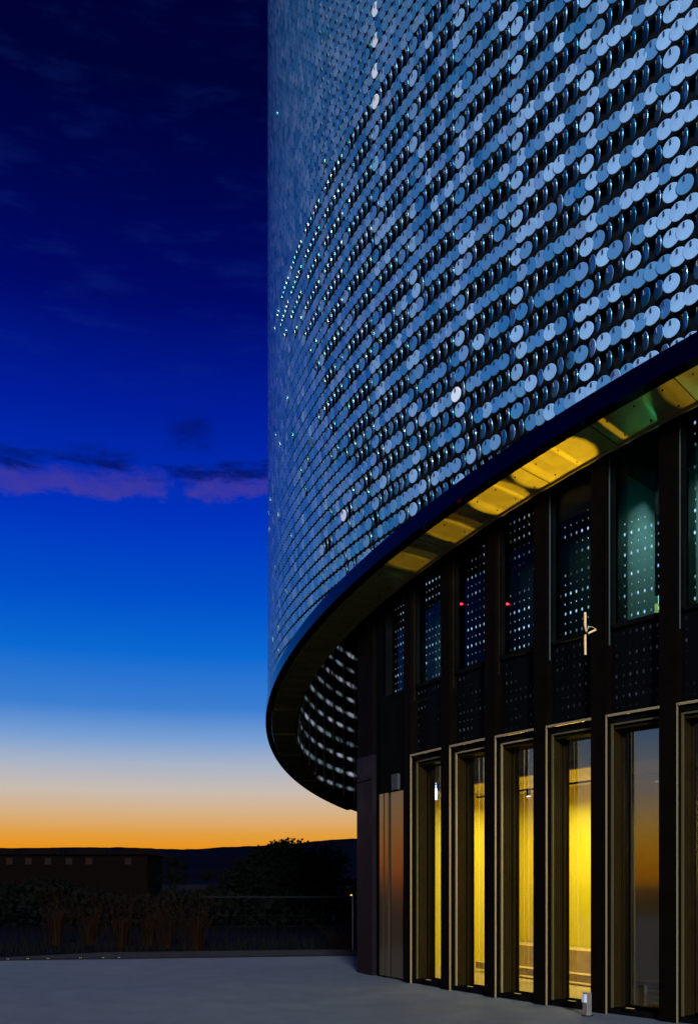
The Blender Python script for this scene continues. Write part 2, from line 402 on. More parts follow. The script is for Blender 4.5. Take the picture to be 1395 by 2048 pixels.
def disc_geo(d, n):
    th, x, y, z, chord, tilt, face, seam = d
    c = np.array((math.cos(R(chord)), math.sin(R(chord)), 0.0)); nrm = np.array((math.cos(R(chord + 90)), math.sin(R(chord + 90)), 0.0))
    if nrm[0] * math.cos(R(th)) + nrm[1] * math.sin(R(th)) < 0: nrm = -nrm
    up = np.array((0, 0, 1.0)) * math.cos(R(tilt)) + nrm * math.sin(R(tilt)); fn = nrm * math.cos(R(tilt)) - np.array((0, 0, 1.0)) * math.sin(R(tilt))
    o = np.array((x, y, z)); a = np.linspace(0, 2 * math.pi, n, endpoint=False)
    ring = o + RD * (np.outer(np.cos(a), c) + np.outer(np.sin(a), up))
    front = ring + fn * 0.004; inner = o + fn * 0.0052 + RD * 0.93 * (np.outer(np.cos(a), c) + np.outer(np.sin(a), up)); backr = ring - fn * 0.002
    V = np.vstack((inner, front, backr)); F = [tuple(range(n))]
    F += [(k, n + k, n + (k + 1) % n, (k + 1) % n) for k in range(n)] + [(n + k, 2 * n + k, 2 * n + (k + 1) % n, n + (k + 1) % n) for k in range(n)]
    F.append(tuple(range(3 * n - 1, 2 * n - 1, -1))); mi = [0] * len(F)
    if face and th < 200: return V, F, mi
    # slot cut at the top with its little bent tab
    tc_ = o + up * RD * 0.60 + fn * 0.0065
    w, h, dp = 0.0042, 0.026, 0.0
    s = len(V); V = np.vstack((V, [tc_ - c * w - up * h, tc_ + c * w - up * h, tc_ + c * w + up * h, tc_ - c * w + up * h])); F.append((s, s + 1, s + 2, s + 3)); mi.append(1)
    tb = 2 if ((not face and (th > 204 or int(th * 613 + z * 331) % 3 == 0)) or (th < 210 and (int(th * 971 + z * 577) % 10) < (5 if th > 200 else 0))) else 1  # lit copy for tabs that catch light, dark copy for the rest
    s = len(V); e = tc_ + c * w * (1.2); V = np.vstack((V, [e - up * h, e - up * h + fn * 0.010 , e + up * h + fn * 0.010, e + up * h, ] + [e - up * h + c * 0.003, e - up * h + fn * 0.010 + c * 0.003, e + up * h + fn * 0.010 + c * 0.003, e + up * h + c * 0.003]))
    F += [(s, s + 1, s + 2, s + 3), (s + 7, s + 6, s + 5, s + 4), (s + 1, s + 5, s + 6, s + 2), (s + 3, s + 2, s + 6, s + 7), (s, s + 4, s + 5, s + 1)]; mi += [tb] * 5
    return V, F, mi
M_bright = mat('glint_disc', (0.92, 0.95, 1.0), 0.35, 0.1)  # near-white copy of the disc: a glint painted as colour
M_lit = mat('lit_disc', (0.30, 0.52, 0.76), 0.38, 0.3, var=0.12, vscale=2.5)  # lighter copy of the disc: brighter facets put into its colour
prng = np.random.default_rng(5)
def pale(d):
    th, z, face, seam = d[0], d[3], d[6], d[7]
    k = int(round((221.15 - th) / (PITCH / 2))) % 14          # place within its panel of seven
    p = float(np.interp(th, [202, 208, 214, 221], [0.01, 0.06, 0.20, 0.40])) * (1.9 if k in (0, 13, 11) else 1.15 if k in (9, 7) else 0.45)  # lighter copies thicken to the right, painting the brightness gradient
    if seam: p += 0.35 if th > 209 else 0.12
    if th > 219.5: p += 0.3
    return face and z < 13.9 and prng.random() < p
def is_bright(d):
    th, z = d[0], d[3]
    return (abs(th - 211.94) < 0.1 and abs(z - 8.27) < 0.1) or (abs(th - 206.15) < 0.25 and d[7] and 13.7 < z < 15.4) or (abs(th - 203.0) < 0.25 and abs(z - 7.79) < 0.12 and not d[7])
def build_discs(lst, name, local):
    Vs = []; Fs = []; mis = []; off = 0
    for d in lst:
        n = 28 if d[2] < 14.0 else 18
        V, F, mi = disc_geo(d, n)
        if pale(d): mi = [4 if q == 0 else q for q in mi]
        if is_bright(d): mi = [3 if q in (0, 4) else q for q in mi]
        Vs.append(V); Fs += [tuple(i + off for i in f) for f in F]; mis += mi; off += len(V)
    V = np.vstack(Vs) - np.array(local)
    me = bpy.data.meshes.new(name); me.from_pydata(V.tolist(), [], Fs)
    for m in (M_disc, M_tabdark, M_tab, M_bright, M_lit): me.materials.append(m)
    me.polygons.foreach_set('material_index', mis); me.update()
    o = bpy.data.objects.new(name, me); col.objects.link(o); o.parent = bld; return o
def score(d):                                          # size and squareness seen from the forecourt
    px = 600 + 1700 * d[1] / d[2] if d[2] > 1 else 1e9; py = 1768 - 1700 * (d[3] - EYE) / d[2] if d[2] > 1 else -1e9
    if not (10 < px < 1385 and 10 < py < 2000 and d[6]): return -1
    return 1.0 / d[2]
order = sorted(range(len(discs)), key=lambda i: -score(discs[i]))
big = set(order[:100])
for i in order[:100]:
    d = discs[i]; o = build_discs([d], 'facade_disc', (d[1], d[2], d[3])); o.location = (d[1] - CX, d[2] - CY, d[3])
o = build_discs([discs[i] for i in range(len(discs)) if i not in big], 'facade_discs', (CX, CY, 0)); tag(o, kind='stuff')
# thin hanger rods behind the discs at each panel seam
mb = MB()
for k in range(-3, 14):
    th = 221.15 - 3.0 * k + 0.2
    x, y = P(th, R_OUT - 0.09)
    mb.tube((x, y, zsof(x, y) + 0.2), (x, y, TOP - 0.2), 0.004, n=6)
part(mb, 'hanger_rod', M_jamb)

# ---------------------------------------------------------------- glazed wall: fins, upper and lower windows
EDGE = [205.95, 209.08, 212.06, 214.84, 217.59, 220.35, 223.2, 226.2, 229.2]     # nearer edge of each fin front
FW = 0.68                                                          # fin width in degrees
HEAD = 3.68; SILL_UP = 4.78
M_gl_up = glass('upper_glass', (0.80, 0.92, 0.90, 1), -0.042, rough=0.01)
M_gl_lo = glass('lower_glass', (0.96, 0.95, 0.90, 1), 0.10, rough=0.015)
M_gl_dk = glass('mirror_glass', (0.03, 0.03, 0.033, 1), 0.14, rough=0.08)
M_dots = grid_mat('glow_dot_screen', 0.088, 0.128, 0.115, 0.145, (0.70, 0.88, 0.95, 1), 1.6, 0.45, 0.38, 0.66, 0.5, transp=0.85, tintcol=(0.35, 0.55, 1, 1))  # points of light in the upper glass, painted as emissive dots
M_dots_lo = grid_mat('glow_dot_spandrel', 0.088, 0.128, 0.13, 0.16, (0.7, 0.82, 1, 1), 0.10, 0.4, 0.42, 0.72, 0.5, tintcol=(0.5, 0.6, 1, 1))  # fainter emissive dots painted over the spandrel, no real holes
NB_BAY = len(EDGE) - 1
M_silver = mat('silver_trim', (0.07, 0.095, 0.10), 0.4, 0.3)
def fin(e, name='fin'):
    f = empty(name, (0, 0, 0)); f.parent = bld
    cpart('fin_face', M_fin, R_IN - 0.50, R_IN - 0.02, e - FW, e - 0.03, 0.0, Z(0.04), 1, parent=f)
    # slim bright trims on the nearer edge: full height below, lit sliver above
    cpart('edge_trim', M_alu, R_IN - 0.04, R_IN - 0.012, e - 0.028, e - 0.006, 0.0, HEAD, 1, parent=f)
    cpart('edge_trim', M_silver if e > 214 else M_jamb, R_IN - 0.10, R_IN - 0.085, e - 0.028, e - 0.006, 4.55, Z(0.0), 1, parent=f)
    return f
for e in EDGE: fin(e)
for bi in range(NB_BAY):
    a = EDGE[bi]; c = EDGE[bi + 1] - FW                            # opening between two fins (far .. near)
    lit = bi <= 4
    w = empty('lower_window', (0, 0, 0)); w.parent = bld
    # stepped frame on the far jamb: three profiles going inward
    mb = MB()
    arcbox(mb, R_IN - 0.150, R_IN - 0.125, a - 0.02, a + 0.05, 0.0, HEAD - 0.10, 1)
    arcbox(mb, R_IN - 0.150, R_IN - 0.125, a + 0.05, c + 0.02, HEAD - 0.120, HEAD - 0.10, 2)
    part(mb, 'frame_trim', M_alu if bi in (1, 2) else mat('olive_trim', (0.05, 0.040, 0.014), 0.45), w)  # brighter trim in two bays: room glow put into its colour
    mb = MB()
    arcbox(mb, R_IN - 0.03, R_IN - 0.012, a + 0.045, c + 0.02, HEAD - 0.03, HEAD, 2)
    part(mb, 'head_trim', M_alu, w)
    mb = MB()
    for rr, wd in ((0.175, 0.012), (0.21, 0.022), (0.245, 0.032), (0.285, 0.04)):
        arcbox(mb, R_IN - rr - 0.03, R_IN - rr, a - 0.01, a + wd, 0.0, HEAD - 0.14, 1)
        arcbox(mb, R_IN - rr - 0.03, R_IN - rr, a + wd, c + 0.02, HEAD - 0.16 - wd * 0.3, HEAD - 0.14, 1)
    arcbox(mb, R_IN - 0.39, R_IN - 0.345, a - 0.01, a + 0.10, 0.0, HEAD - 0.14, 1)
    part(mb, 'frame', M_jamb, w)
    cpart('sill', M_black, R_IN - 0.50, R_IN - 0.10, a, c, 0.0, 0.07, 2, parent=w)
    cpart('lintel', M_black, R_IN - 0.55, R_IN - 0.22, a, c, HEAD - 0.139, HEAD + 0.02, 2, parent=w)
    if lit and bi < 4: sheet('pane', M_gl_lo, R_IN - 0.36, a + 0.05, c + 0.1, 0.07, HEAD - 0.14, parent=w, n=1)
    if bi == 4:
        sheet('pane', M_gl_lo, R_IN - 0.36, a + 0.05, a + 0.20, 0.07, HEAD - 0.14, parent=w, n=1)
        sheet('pane', M_gl_dk, R_IN - 0.35, a + 0.24, c + 0.1, 0.07, HEAD - 0.14, parent=w, n=1)
        cpart('door_edge', M_black, R_IN - 0.46, R_IN - 0.39, a + 0.19, a + 0.24, 0.05, HEAD - 0.14, 1, parent=w)
    if bi > 4: sheet('pane', M_gl_dk, R_IN - 0.36, a + 0.05, c + 0.1, 0.07, HEAD - 0.14, parent=w, n=1)
    # spandrel between the floors
    cpart('spandrel', M_span, R_IN - 0.30, R_IN - 0.16, a - 0.02, c + 0.02, HEAD + 0.004, SILL_UP, 2)
    sheet('spandrel_glow_dots', M_dots_lo, R_IN - 0.155, a, c, HEAD + 0.05, SILL_UP, n=2)
    # upper window
    u = empty('upper_window', (0, 0, 0)); u.parent = bld
    cpart('frame', M_black, R_IN - 0.22, R_IN - 0.10, a - 0.02, a + 0.10, SILL_UP, Z(0.03), 1, parent=u)
    cpart('sill', M_black, R_IN - 0.20, R_IN - 0.10, a + 0.10, c, SILL_UP - 0.03, SILL_UP + 0.02, 1, parent=u)
    sheet('pane', M_gl_up, R_IN - 0.17, a + 0.1, c + 0.05, SILL_UP + 0.02, Z(0.03), parent=u, n=2)
    sheet('glow_dot_screen', M_dots, R_IN - 0.32, a - 0.3, c + 0.3, SILL_UP - 0.2, Z(0.03 if bi != 4 else -0.75), parent=u, n=3)
    if bi == 3: cpart('blind', M_shade, R_IN - 0.27, R_IN - 0.25, a, c + 0.1, Z(-0.42), Z(0.03), 2, parent=u)
# entrance end, left of the last lit bay
E0 = EDGE[0] - FW
cpart('end_pier', M_purple, R_IN - 0.50, R_IN - 0.02, 200.05, 202.0, 0.0, 3.86, 2)
cpart('pier_head', M_fin, R_IN - 0.50, R_IN - 0.03, 200.05, 202.0, 3.861, Z(0.04), 2)
cpart('pier_joint', M_black, R_IN - 0.02, R_IN - 0.016, 200.05, 202.0, 3.42, 3.44, 2)
cpart('pier_return', M_black, R_IN - 0.50, R_IN - 0.10, 202.0, 202.7, 0.0, Z(0.04), 1)
w = empty('entrance_door', (0, 0, 0)); w.parent = bld
M_door = mat('lacquered_door', (0.21, 0.15, 0.09), 0.15, 0.85)
for t0, t1, rr in ((202.72, 203.15, 0.10), (203.30, 203.66, 0.10), (203.85, 205.4, 0.12)):
    vs = []                                            # plain polished leaves
    for z_q, lean_q in ((0.04, 0.0), (3.14, 0.0)):
        for tq, dq in ((t0, 0.0), (t1, 0.0), (t1, 0.04), (t0, 0.04)): xq, yq = P(tq, R_IN - 0.04 - (rr - 0.10) - lean_q - dq); vs.append((xq, yq, z_q))
    mb = MB(); mb.add(vs, [(0, 1, 2, 3), (4, 7, 6, 5), (0, 4, 5, 1), (1, 5, 6, 2), (2, 6, 7, 3), (3, 7, 4, 0)]); part(mb, 'door_leaf', M_door, w)
cpart('door_frame', M_black, R_IN - 0.40, R_IN - 0.33, 202.7, E0 + 0.1, 0.0, 3.14, 2, parent=w)
cpart('lintel', M_black, R_IN - 0.40, R_IN - 0.05, 202.7, E0, 3.142, SILL_UP, 2)
cpart('wall_box', M_shade, R_IN - 0.05, R_IN - 0.0, 204.2, 204.8, 3.16, 3.42, 1)
u = empty('upper_window', (0, 0, 0)); u.parent = bld
sheet('pane', M_gl_up, R_IN - 0.17, 202.72, E0, SILL_UP, Z(0.03), parent=u, n=2)
sheet('glow_dot_screen', M_dots, R_IN - 0.32, 202.7, E0 + 0.3, SILL_UP - 0.2, Z(0.03), parent=u, n=3)
cpart('frame', M_black, R_IN - 0.2, R_IN - 0.05, 203.2, 203.4, SILL_UP, Z(0.03), 1, parent=u)
cpart('end_wall_lining', M_yellow, 14.0, R_IN - 0.62, 200.32, 200.42, 0.045, 3.4, 1)
cpart('end_wall', M_black, 12.0, R_IN - 0.51, 199.9, 200.3, 0.0, Z(0.04), 1)

# rooms behind the glass
T0, T1 = 200.35, EDGE[5] - 0.5
cpart('room_floor', M_floor, 13.2, R_IN - 0.5, 200.3, EDGE[-1], 0.005, 0.045, 20)
cpart('room_wall', M_yellow, 15.1, 15.25, 200.3, T1 + 2, 0.045, 3.32, 20)
cpart('room_ceiling', M_ceil, 15.0, R_IN - 1.35, 200.3, T1 + 2, 3.32, 3.36, 20)
cpart('bulkhead', M_ceil, R_IN - 1.35, R_IN - 1.30, 200.3, T1 + 2, 3.40, 3.72, 20)
cpart('bulkhead_band', M_mauve, R_IN - 1.36, R_IN - 1.28, 200.3, T1 + 2, 3.27, 3.399, 20)
cpart('ceiling_slab', M_dark, 13.0, R_IN - 0.56, 200.3, EDGE[-1], 3.73, 3.80, 20)
mb = MB(); x0, y0 = P(T1, R_IN - 0.5); x1, y1 = P(T1 + 1.0, 15.1)
cpart('cross_wall', M_yellow, 15.26, R_IN - 0.62, T1 + 1.1, T1 + 1.3, 0.045, 3.72, 1)
cpart('dark_room_wall', M_dark, 16.6, 16.7, T1 + 1.4, EDGE[-1], 0.045, 3.72, 8)
cpart('bench', M_bench, 15.3, 15.85, T0 + 1, T1 + 1, 0.045, 0.50, 16, bevel=0.01)
cpart('low_shelf', M_bench, 16.55, 16.75, T0 + 3, T1 + 1, 0.10, 0.22, 16, bevel=0.008)
cpart('cloth_screen', M_cloth, 15.95, 16.0, 212.0, T1 + 0.9, 0.045, 1.55, 30)
cpart('column', M_grey, 16.9, 17.15, 209.9, 210.55, 0.045, 3.3, 2)
mb = MB(); arcbox(mb, 16.3, 16.34, T0 + 1, T1 + 1, 3.20, 3.23, 16)
part(mb, 'lamp_rail', M_black)
for k, th in enumerate((203.5, 206.5, 209.5, 212.4, 215.3, 218.2)):
    lp = empty('ceiling_lamp', (0, 0, 0)); lp.parent = bld
    x, y = P(th, 16.32); mb = MB(); mb.tube((x, y, 3.20), (x, y, 3.10), 0.035, n=12); part(mb, 'lamp_body', M_black, lp)
    mb = MB(); mb.tube((x, y, 3.099), (x, y, 3.093), 0.03, n=12); part(mb, 'lamp_lens', emit('lamp_lens', (1, 0.93, 0.75), 8), lp)
    ld = bpy.data.lights.new('room_light', 'AREA'); ld.shape = 'DISK'; ld.size = 0.5; ld.energy = (18, 20, 26, 34, 34, 30)[k]; ld.color = (1.0, 0.90, 0.45)
    lo = bpy.data.objects.new('room_light', ld); col.objects.link(lo); lo.parent = lp
    lo.location = (x - CX, y - CY, 3.05); lo.rotation_euler = (0, 0, 0)
# added floor spots with small fixtures, put in to gild the soffit above
for bi in range(7):
    th = (EDGE[bi] + EDGE[bi + 1] - FW) / 2 + 0.1
    if bi == 4: th = EDGE[4] + 0.9
    up_ = empty('added_uplight', (0, 0, 0)); up_.parent = bld
    rr = R_IN - 0.06
    x, y = P(th, rr)
    mb = MB(); mb.box((x, y, 0.085), (0.12, 0.05, 0.03), R(th + 90)); part(mb, 'housing', M_black, up_)
    mb = MB(); mb.box((x, y, 0.102), (0.10, 0.03, 0.004), R(th + 90)); part(mb, 'lens', emit('uplight_lens', (1, 0.75, 0.25), 0.35), up_)
    ld = bpy.data.lights.new('uplight', 'SPOT'); ld.energy = (150, 260, 700, 1100, 500, 200, 240)[bi] * 5.0; ld.color = (1.0, 0.70, 0.05); ld.spot_size = R(9.0); ld.spot_blend = 0.25; ld.shadow_soft_size = 0.015
    lo = bpy.data.objects.new('uplight', ld); col.objects.link(lo); lo.parent = up_
    lo.location = (x - CX, y - CY, 0.13)
    from mathutils import Vector
    out_ = Vector((math.cos(R(th)), math.sin(R(th)), 0)); dirv = (out_ * 0.055 + Vector((0, 0, 1))).normalized()
    tx = Vector((-math.sin(R(th)), math.cos(R(th)), 0)); zz = -dirv; yy = zz.cross(tx).normalized(); xx = yy.cross(zz)
    from mathutils import Matrix
    lo.rotation_euler = Matrix((xx, yy, zz)).transposed().to_euler(); lo.scale = ((0.42, 0.5, 0.7, 1.05, 0.07, 0.7, 0.7)[bi], 1.0, 1.0)
    # added narrow beams without fixtures, put in for streaks beside each pool
    if bi != 4:
        for off, sc, en in ((-0.62, 0.10, 0.35), (0.60, 0.06, 0.8), (0.95, 0.16, 0.22)):
            l2 = lo.copy(); l2.data = ld.copy(); col.objects.link(l2); l2.data.energy = ld.energy * en; l2.scale = (sc, 1, 1)
            xq, yq = P(th + off, rr); l2.location = (xq - CX, yq - CY, 0.13)
# upper rooms
cpart('upper_room_floor', M_dark, 14.5, R_IN - 0.31, 200.4, EDGE[-1], SILL_UP - 0.33, SILL_UP - 0.29, 16)
tw = {0: (M_teal, 30), 4: (M_teal, 110), 5: (M_teal, 100), 3: (M_teal, 6), 2: (M_teal, 5), 6: (M_teal, 40)}
for bi in range(-1, NB_BAY):
    a = EDGE[bi] if bi >= 0 else 202.7; c = EDGE[bi + 1] - FW
    m_, en = tw.get(bi, (M_dark, 0))
    cpart('upper_room_wall', m_, R_IN - 1.5, R_IN - 1.42, a - 0.45, EDGE[bi + 1] - 0.45, SILL_UP - 0.28, Z(0.03), 2)
    cpart('room_divider', M_dark, R_IN - 1.41, R_IN - 0.34, a - 0.45, a - 0.40, SILL_UP - 0.28, Z(0.03), 1)
    if en:
        x, y = P((a + c) / 2, R_IN - 1.15); zt = zsof(x, y) - 0.12
        lp = empty('ceiling_lamp', (0, 0, 0)); lp.parent = bld
        mb = MB(); mb.box((x, y, zt + 0.06), (0.5, 0.08, 0.05), R((a + c) / 2 + 90)); part(mb, 'lamp_body', M_black, lp)
        ld = bpy.data.lights.new('upper_light', 'AREA'); ld.size = 0.5; ld.energy = en * 1.3; ld.spread = R(110); ld.color = (0.45, 1.0, 0.9)
        lo = bpy.data.objects.new('upper_light', ld); col.objects.link(lo); lo.parent = lp; lo.location = (x - CX, y - CY, zt); lo.rotation_euler = (0, R(0), 0)
for bi in (4, 5):
    a = EDGE[bi]; c = EDGE[bi + 1] - FW
    cpart('olive_dado', M_olive, R_IN - 1.41, R_IN - 1.30, a - 0.35, EDGE[bi + 1] - 0.46, SILL_UP - 0.28, SILL_UP + 0.55, 1)
    cpart('curtain', M_shade, R_IN - 0.9, R_IN - 0.88, a + 0.45, a + 0.95, SILL_UP + 0.5, Z(0.03), 1)

# lit sign box hanging inside the first lit bay
def at(px, py, Y): return ((px - 600) / 1700 * Y, Y, EYE + (1768 - py) / 1700 * Y)
Ys = 14.35
x, y, z = at(867.5, 1588, Ys); s = tag(empty('lit_sign', (x, y, z)), 'glowing white and blue sign box hanging inside the leftmost yellow window', 'sign')
mb = MB(); mb.box((0, 0, 0), (0.085, 0.03, 0.19)); mb.build('face', emit('sign_white', (0.85, 0.92, 1), 6), s)
mb = MB(); mb.box((0.052, 0.0, -0.004), (0.018, 0.03, 0.20)); mb.build('side', emit('sign_blue', (0.01, 0.02, 1.0), 2.5), s)
mb = MB(); mb.box((0, 0, 0.13), (0.08, 0.03, 0.045)); mb.box((-0.002, 0, 0.18), (0.075, 0.02, 0.012)); mb.build('hanger_light', emit('sign_pale', (0.45, 0.7, 1), 2.5), s)

for px, bi in ((922, 1), (1014, 2)):
    for Yr in np.linspace(10, 16, 3000):
        xr = (px - 600) / 1700 * Yr
        if math.hypot(xr - CX, Yr - CY) < R_IN - 0.13: break
    x, y, z = at(px, 1208, Yr); mb = MB(); mb.box((x, y, z), (0.035, 0.02, 0.022), 0.5); part(mb, 'status_light', emit('red_led', (1, 0.02, 0.06), 4))

# ---------------------------------------------------------------- wooden rods tied to the fin
x, y, z = at(1171, 1266, 10.42)
wr = tag(empty('rod_ornament', (x, y, z)), 'three pale wooden rods tied with cord on a dark fin between two upper windows', 'ornament')
mb = MB(); mb.tube((0.0, 0, 0.02), (-0.012, 0, 0.09), 0.008, 0.014, n=12); mb.tube((-0.012, 0, 0.09), (-0.013, 0, 0.25), 0.016, 0.016, n=12); mb.build('rod', M_wood, wr)
mb = MB(); mb.tube((-0.008, 0, -0.02), (-0.012, 0, -0.045), 0.010, 0.014, n=12); mb.tube((-0.012, 0, -0.045), (-0.010, 0, -0.27), 0.015, 0.015, n=12); mb.build('rod', M_wood, wr)
mb = MB(); mb.tube((0.020, -0.0, -0.008), (0.115, -0.02, 0.035), 0.012, 0.014, n=12); mb.build('rod', M_wood, wr)
mb = MB(); mb.tube((-0.012, 0, 0.004), (0.022, -0.004, -0.01), 0.012, n=8); mb.build('knot', M_black, wr)
mb = MB(); pts = [(0.004, 0, 0.0), (0.012, -0.005, 0.045), (0.035, -0.01, 0.072), (0.065, -0.015, 0.072), (0.09, -0.02, 0.058), (0.108, -0.02, 0.038)]
for p0, p1 in zip(pts, pts[1:]): mb.tube(p0, p1, 0.0035, n=6)
mb.build('cord', M_cord, wr)

# ---------------------------------------------------------------- bollard light
x, y = (1171 - 600) / 1700 * 10.32, 10.32
bo = tag(empty('bollard_light', (x, y, 0.0)), 'short square metal bollard light standing in front of the yellow window', 'bollard')
mb = MB(); mb.box((0.012, 0, 0.145), (0.075, 0.075, 0.28), R(25)); mb.build('post', mat('bollard_metal', (0.20, 0.17, 0.15), 0.45, 0.5, var=0.15, vscale=12), bo, bevel=0.004)
mb = MB(); mb.box((-0.030, -0.03, 0.215), (0.045, 0.05, 0.10), R(25)); mb.build('lamp_head', mat('bollard_head', (0.55, 0.58, 0.62), 0.4, 0.3), bo, bevel=0.004)
mb = MB(); mb.box((0.012, 0, 0.004), (0.10, 0.10, 0.012), R(25)); mb.build('base_plate', M_black, bo)

# ---------------------------------------------------------------- ground, paving, hills
def pave_mat():
    m = bpy.data.materials.new('concrete_paving'); m.use_nodes = True; t = m.node_tree; q = NB(t); p = t.nodes['Principled BSDF']
    tcx = q.n('ShaderNodeTexCoord').outputs['Object']
    n1 = q.noise(tcx, 0.35, 5, 0.65); n2 = q.noise(tcx, 2.2, 8, 0.75); n3 = q.noise(tcx, 90, 3, 0.7)
    c = q.ramp(n1, [(0.3, (0.014, 0.030, 0.052, 1)), (0.7, (0.065, 0.088, 0.12, 1))])
    c = q.mix(0.5, c, q.ramp(n2, [(0.3, (0.015, 0.024, 0.036, 1)), (0.7, (0.13, 0.145, 0.16, 1))]))
    c = q.mix(0.35, c, q.ramp(n3, [(0.3, (0.015, 0.018, 0.022, 1)), (0.7, (0.30, 0.30, 0.31, 1))]))
    q.l(c, p.inputs['Base Color'])
    q.l(q.smooth(n1, 0.3, 0.7, 0.62, 0.85), p.inputs['Roughness']); p.inputs['Specular IOR Level'].default_value = 0.3
    bn = q.n('ShaderNodeBump'); bn.inputs['Strength'].default_value = 0.5; bn.inputs['Distance'].default_value = 0.010
    q.l(n3, bn.inputs['Height']); q.l(bn.outputs[0], p.inputs['Normal']); return m
M_pave = pave_mat()
mb = MB()
G = 6000
mb.add([(-G, -G, -0.12), (G, -G, -0.12), (G, G, -0.12), (-G, G, -0.12)], [(0, 1, 2, 3)])
tag(mb.build('ground', mat('dark_earth', (0.0025, 0.002, 0.0018), 0.95, spec=0.02, var=0.5, vscale=0.4)), 'dark planted ground beyond the paving', 'ground', kind='structure')
mb = MB()
e0 = (-30, 13.85); e1 = (40, 25.2)
mb.add([(-30, -20, 0), (60, -20, 0), (60, 28.4, 0), e1 + (0,), e0 + (0,)], [(0, 1, 2, 3, 4)])
mb.add([e0 + (0,), e1 + (0,), e1 + (-0.12,), e0 + (-0.12,)], [(0, 1, 2, 3)])
tag(mb.build('forecourt', M_pave), 'grey concrete forecourt in front of the round building', 'paving', kind='structure')
# second strip of paving behind, then the building's plinth court
def line_pt(t, off):                                   # along the forecourt edge
    dx, dy = 70, 11.35; L = math.hypot(dx, dy); ux, uy = dx / L, dy / L
    return (-30 + ux * t - uy * off, 13.85 + uy * t + ux * off)
mb = MB(); q0 = line_pt(22, 0.35); q1 = line_pt(70, 0.35); q2 = line_pt(70, 2.4); q3 = line_pt(26, 2.4)
mb.add([q0 + (-0.04,), q1 + (-0.04,), q2 + (-0.04,), q3 + (-0.04,)], [(0, 1, 2, 3)])
tag(mb.build('path', mat('brown_path', (0.03, 0.022, 0.018), 0.9, spec=0.1, var=0.4, vscale=3, bump=0.4, bscale=30)), 'narrow brown path behind the forecourt', 'path', kind='structure')
mb = MB(); q0 = line_pt(0, 0.02); q1 = line_pt(71, 0.02)
k0 = line_pt(0, 0.17); k1 = line_pt(71, 0.17)
mb.add([q0 + (-0.12,), q1 + (-0.12,), k1 + (-0.12,), k0 + (-0.12,), q0 + (0.02,), q1 + (0.02,), k1 + (0.02,), k0 + (0.02,)], [(0, 1, 5, 4), (3, 7, 6, 2), (4, 5, 6, 7)])
tag(mb.build('kerb', mat('dark_kerb', (0.008, 0.008, 0.009), 0.9, var=0.3, spec=0.05)), 'low dark kerb along the forecourt edge', 'kerb', kind='structure')
# hills
def hills(name, Y, pts, colr, seed, rough):
    r_ = np.random.default_rng(seed); xs = np.linspace(-900, 3200, 400); ys = np.interp(xs, [p[0] for p in pts], [p[1] for p in pts])
    nz = sum(np.interp(xs, np.linspace(-900, 3200, n), r_.normal(0, 1, n)) * a for n, a in ((60, rough), (160, rough * 0.5), (400, rough * 0.3)))
    ys = ys + nz; vs = []; rows = 7
    for j in range(rows):
        f = j / (rows - 1)
        for x, y in zip(xs, ys):
            Yj = Y - (1 - f) * Y * 0.35; zr = EYE + (1768 - y) / 1700 * Y
            z = -5 + (zr + 5) * (f ** 0.8) * (1 + 0.04 * math.sin(x * 0.02 + j))
            if j == rows - 1: z = zr
            vs.append(((x - 600) / 1700 * Y, Yj, z))
    n = len(xs)
    for x, y in zip(xs, ys): vs.append(((x - 600) / 1700 * Y, Y * 1.25, -5))
    fs = [(j * n + i, j * n + i + 1, (j + 1) * n + i + 1, (j + 1) * n + i) for j in range(rows) for i in range(n - 1)]
    mb = MB(); mb.add(vs, fs); return mb.build(name, mat('hill_' + name, colr, 0.95, spec=0.0, var=0.3, vscale=0.01), smooth=True)
tag(hills('hills', 4200, [(-900, 1700), (0, 1697), (230, 1694), (310, 1697), (400, 1697), (460, 1694), (520, 1691), (600, 1685), (660, 1680), (710, 1677), (800, 1674), (1200, 1690), (3200, 1700)], (0.002, 0.003, 0.009), 3, 0.8),
    'long dark ridge of hills under the sunset', 'hills', kind='structure')

